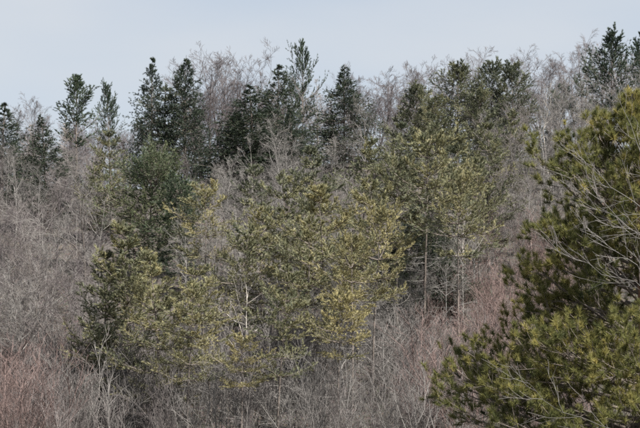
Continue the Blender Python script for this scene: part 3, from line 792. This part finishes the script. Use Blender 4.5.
# ------------------------------------------------------------------ shrubs
SG = [shrub(300 + i, 4.5, 9, 'bark_twig') for i in range(5)]
SR = [shrub(310 + i, 4.5, 10, 'bark_red') for i in range(4)]
SM = [shrub(320 + i, 4.5, 9, 'bark_mauve') for i in range(3)]
def shrubs(n, box, protos, label, group, top, mind=1.0):
    pts = []
    for _ in range(n * 30):
        if len(pts) >= n: break
        px = rng.uniform(box[0], box[1]); Y = rng.uniform(box[2], box[3])
        X = ray(px, 380)[0] * Y
        if all((X - a) ** 2 + (Y - b) ** 2 > mind ** 2 for a, b in pts):
            pts.append((X, Y))
            pr = protos[rng.integers(len(protos))]
            k = rng.uniform(*top) / 4.6; k2 = k * rng.uniform(0.9, 1.3)
            copy_tree(pr, 'shrub', label, 'shrub', (X, Y, float(hill(X, Y)) - 0.06), rng.random() * 6.28, (k2, k2, k), group)
shrubs(95, (70, 460, 144, 168), SG + SM, 'grey leafless shrub in the dense thicket along the bottom edge', 'grey shrubs of the bottom thicket', (4.5, 7.0))
shrubs(50, (-30, 75, 142, 176), SR[:1] + SM, 'mauve brown leafless shrub in the lower left corner thicket', 'mauve brown shrubs at lower left', (4.5, 7.0))
shrubs(110, (405, 590, 146, 206), SR + SR + SM, 'reddish leafless shrub on the slope left of the near pine', 'reddish shrubs left of the near pine', (4.5, 7.0))
shrubs(40, (160, 430, 168, 180), SG, 'grey leafless shrub at the foot of the middle pines', 'grey shrubs under the middle pines', (3.5, 6.0))

def undergrowth(protos, pts, label):
    """low brush that nobody could count: one object, shrub meshes spread over points"""
    me = bpy.data.meshes.new('undergrowth')
    me.from_pydata([tuple(p[:3]) for p in pts], [], [])
    for nm, col_ in (('size', 3), ('turn', 4), ('pick', 5)):
        a_ = me.attributes.new(nm, 'FLOAT', 'POINT'); a_.data.foreach_set('value', np.array([p[col_] for p in pts], np.float32))
    o = obj('undergrowth', me)
    o['kind'] = 'stuff'; o['label'] = label; o['category'] = 'undergrowth'
    ng = bpy.data.node_groups.new('undergrowth', 'GeometryNodeTree')
    ng.interface.new_socket('Geometry', in_out='INPUT', socket_type='NodeSocketGeometry')
    ng.interface.new_socket('Geometry', in_out='OUTPUT', socket_type='NodeSocketGeometry')
    N_ = ng.nodes.new; l = ng.links.new
    gi = N_('NodeGroupInput'); go = N_('NodeGroupOutput')
    iop = N_('GeometryNodeInstanceOnPoints')
    gti = N_('GeometryNodeGeometryToInstance')
    for m_ in protos:
        src = next(x for x in bpy.data.objects if x.type == 'MESH' and x.data == m_)
        oi = N_('GeometryNodeObjectInfo'); oi.inputs['Object'].default_value = src; oi.transform_space = 'ORIGINAL'
        l(oi.outputs['Geometry'], gti.inputs[0])
    def attr(nm):
        n = N_('GeometryNodeInputNamedAttribute'); n.data_type = 'FLOAT'; n.inputs['Name'].default_value = nm
        return n.outputs[0]
    cx = N_('ShaderNodeCombineXYZ'); l(attr('turn'), cx.inputs[2])
    l(gi.outputs[0], iop.inputs['Points']); l(gti.outputs[0], iop.inputs['Instance'])
    iop.inputs['Pick Instance'].default_value = True
    l(attr('pick'), iop.inputs['Instance Index'])
    l(cx.outputs[0], iop.inputs['Rotation']); l(attr('size'), iop.inputs['Scale'])
    l(iop.outputs[0], go.inputs[0])
    md = o.modifiers.new('spread', 'NODES'); md.node_group = ng

r_ = np.random.default_rng(55)
lists = {'grey': [], 'red': []}
def brush(n, px0, px1, Y0, Y1, h0, h1):
    for _ in range(n):
        px = r_.uniform(px0, px1); Y = r_.uniform(Y0, Y1)
        X = ray(px, 380)[0] * Y
        red = (400 < px < 570 and Y < 205) or (px < 60 and Y < 185)
        lists['red' if red else 'grey'].append((X, Y, float(hill(X, Y)) - 0.06, r_.uniform(h0, h1) / 4.6, r_.random() * 6.28, int(r_.integers(0, 4))))
brush(130, -60, 700, 140, 178, 2.2, 4.5)
brush(330, -60, 700, 172, 262, 2.0, 4.2)
brush(170, 560, 860, 150, 270, 2.5, 5.0)
brush(90, -60, 700, 258, 290, 2.5, 5.0)
undergrowth([SG[0][0][1], SG[1][0][1], SM[0][0][1], SM[1][0][1]], lists['grey'], 'tangle of low grey brush covering the slope')
undergrowth([SR[0][0][1], SR[1][0][1], SR[2][0][1], SM[2][0][1]], lists['red'], 'tangle of low reddish brush covering the slope')

# ------------------------------------------------------------------ near red pine on the right
def front_pine():
    Yt = 62.0
    r = np.random.default_rng(901)
    top = at(640, 104, Yt)
    g0 = float(hill(top[0], Yt))
    H = top[2] - g0
    root = thing('red_pine', 'near pine with olive gold needle tufts at the right edge', 'pine', (top[0], Yt, g0 - 0.05))
    tg = Geo()
    tp = grow(r, np.zeros((1, 3)), np.array([[-0.02, 0, 1.0]]), np.array([H]), 14, 0.012, 0.01)
    tp[0, :, 2] *= H / tp[0, -1, 2]
    tg.tubes(tp, 0.17, 0.025, 10, 0, 0.6)
    obj('trunk', tg.mesh('near_pine_trunk', [M['bark_redpine']], True), root)
    # crown half-width by height (m), read from the outline
    zz = np.array([0.0, 1.2, 2.0, 3.4, 5.0, 5.9, 7.0, 7.7, 9.0, 10.0, 10.5, 11.4, 12.2, 14.0])
    rr = np.array([6.4, 6.4, 6.2, 5.5, 4.5, 4.2, 3.8, 3.7, 4.0, 3.2, 2.7, 1.6, 0.8, 0.25])
    z = 0.9
    while z < H * 0.985:
        nb = 8 if z < H * 0.8 else 6
        a0 = r.random() * 6.28
        for j in range(nb):
            if r.random() < 0.05: continue
            az = a0 + j * 6.283 / nb + r.normal() * 0.2
            zb = z + r.normal() * 0.1
            f = zb / H
            Lb = float(np.interp(zb + 0.3 + 1.1 * f, zz, rr)) * r.uniform(0.8, 1.0)
            el = math.radians(-2 + 52 * f ** 1.6 + r.normal() * 6)
            P, _ = sample(tp, np.zeros(1, int), np.array([f]))
            D = np.array([[math.cos(az) * math.cos(el), math.sin(az) * math.cos(el), math.sin(el)]])
            b = grow(r, P, D, np.array([Lb]), 8, 0.05, 0.045)
            wg = Geo(); ng = Geo()
            R0 = np.array([0.018 + 0.011 * Lb]); R1 = np.array([0.010])
            wg.tubes(b, R0, R1, 5, 0, 0.4)
            ns = max(5, int(Lb * 3.6))
            P2, D2, l2, r2, ix, t2 = kids(r, b, np.array([Lb]), R0, R1, ns, 0.30, 1.0, 42, 0.34, 0.55, flat=0.45)
            l2 = np.clip(l2, 0.35, 1.5)
            b2 = grow(r, P2, D2, l2, 3, 0.07, 0.12)
            wg.tubes(b2, np.clip(r2 * 0.5, 0.010, None), np.full(len(l2), 0.007), 3, 0, 0.4)
            P3, D3, l3, r3, ix3, t3 = kids(r, b2, l2, r2, r2 * 0.6, 3 if math.sin(az) < 0.35 and math.cos(az) < 0.5 else 2, 0.25, 1.0, 40, 0.55, 0.3)
            l3 = np.clip(l3, 0.28, 0.6)
            b3 = grow(r, P3, D3, l3, 2, 0.05, 0.32)
            wg.tubes(b3, np.full(len(l3), 0.008), np.full(len(l3), 0.006), 3, 0, 0.4)
            bt = r.uniform(0.3, 0.72)
            for PL, t_0 in ((b3, 0.62), (b2, 0.84), (b, 0.94)):
                n = 4
                idx = np.repeat(np.arange(len(PL)), n)
                tt = t_0 + (1 - t_0) * (np.tile(np.arange(n), len(PL)) + 0.5) / n
                p, T = sample(PL, idx, tt)
                tn = np.clip(bt + np.repeat(r.normal(size=len(PL)) * 0.14, n) , 0, 1)
                ng.needles(r, p, nrm(T + [0, 0, 0.2]), 21, np.repeat(r.uniform(0.13, 0.26, len(PL)), n), 0.0145, 0.9, 0.35, 0.02, 0, tn)
            bo = obj('bough', wg.mesh('near_pine_bough', [M['bark_pine']], True), root)
            obj('needle_tuft_cluster', ng.mesh('near_pine_needles', [M['needle_front']]), bo)
        z += r.uniform(0.42, 0.58)
front_pine()

# ------------------------------------------------------------------ near bare tree reaching across the pine
def front_bare():
    r = np.random.default_rng(77)
    Yt = 55.0
    bx = ray(700, 300)[0] * Yt
    gz = float(hill(bx, Yt))
    base = np.array([bx, Yt, gz - 0.05])
    root = thing('bare_tree', 'near leafless tree whose pale branches cross the gold tufted pine', 'tree', tuple(base))
    tp = grow(r, np.zeros((1, 3)), np.array([[0.02, 0, 1.0]]), np.array([11.0]), 12, 0.03, 0.02)
    g = Geo(); g.tubes(tp, 0.13, 0.02, 9, 0, 0.5)
    obj('trunk', g.mesh('near_tree_trunk', [M['bark_pale']], True), root)
    paths = [  # branches read along their run, (px, py) from the stem outwards
        [(640, 233), (620, 221), (603, 204), (588, 178), (572, 150)],
        [(648, 240), (620, 224), (581, 197), (566, 172)],
        [(640, 206), (607, 184), (588, 160), (578, 136)],
        [(650, 170), (632, 130), (618, 100), (606, 84)],
        [(640, 285), (607, 272), (565, 255), (545, 240)],
        [(645, 275), (630, 262), (603, 242), (580, 230)],
        [(640, 440), (580, 421), (534, 393), (515, 372)],
    ]
    for i, pts in enumerate(paths):
        Ye = Yt - 0.3 - 1.6 * ((i * 0.37) % 1)
        n = len(pts)
        P = [at(px, py, Yt + (Ye - Yt) * (k + 1) / n) - base for k, (px, py) in enumerate(pts)]
        h = max(0.3, P[0][2] - 1.2 - 0.8 * ((i * 0.61) % 1))
        P.insert(0, sample(tp, np.zeros(1, int), np.array([min(0.97, h / 11.0)]))[0][0])
        P = resample(np.array(P), 12)
        P[1:-1] += r.normal(size=P[1:-1].shape) * 0.04
        Lb = np.linalg.norm(np.diff(P, axis=0), axis=1).sum()
        lg = Geo(); lg.tubes(P[None], 0.014, 0.004, 6, 0, 0.3)
        A0 = np.array([0.011]); A1 = np.array([0.008])
        P2, D2, l2, r2, ix, t2 = kids(r, P[None], np.array([Lb]), A0, A1, 9, 0.3, 1.0, 38, 0.24, 0.5)
        b2 = grow(r, P2, D2, l2, 5, 0.12, 0.07)
        tw = Geo()
        tw.tubes(b2, np.clip(r2 * 0.55, 0.006, None), np.full(len(l2), 0.004), 3, 0, 0.6)
        P3, D3, l3, r3, ix3, t3 = kids(r, b2, l2, r2, r2 * 0.4, 4, 0.2, 1.0, 32, 0.5)
        tw.tubes(grow(r, P3, D3, l3, 3, 0.08, 0.06), np.full(len(l3), 0.005), np.full(len(l3), 0.003), 3, 0, 0.55)
        lo = obj('limb', lg.mesh('near_tree_limb', [M['bark_grey']], True), root)
        obj('twig_cluster', tw.mesh('near_tree_twigs', [M['bark_twig']]), lo)
front_bare()
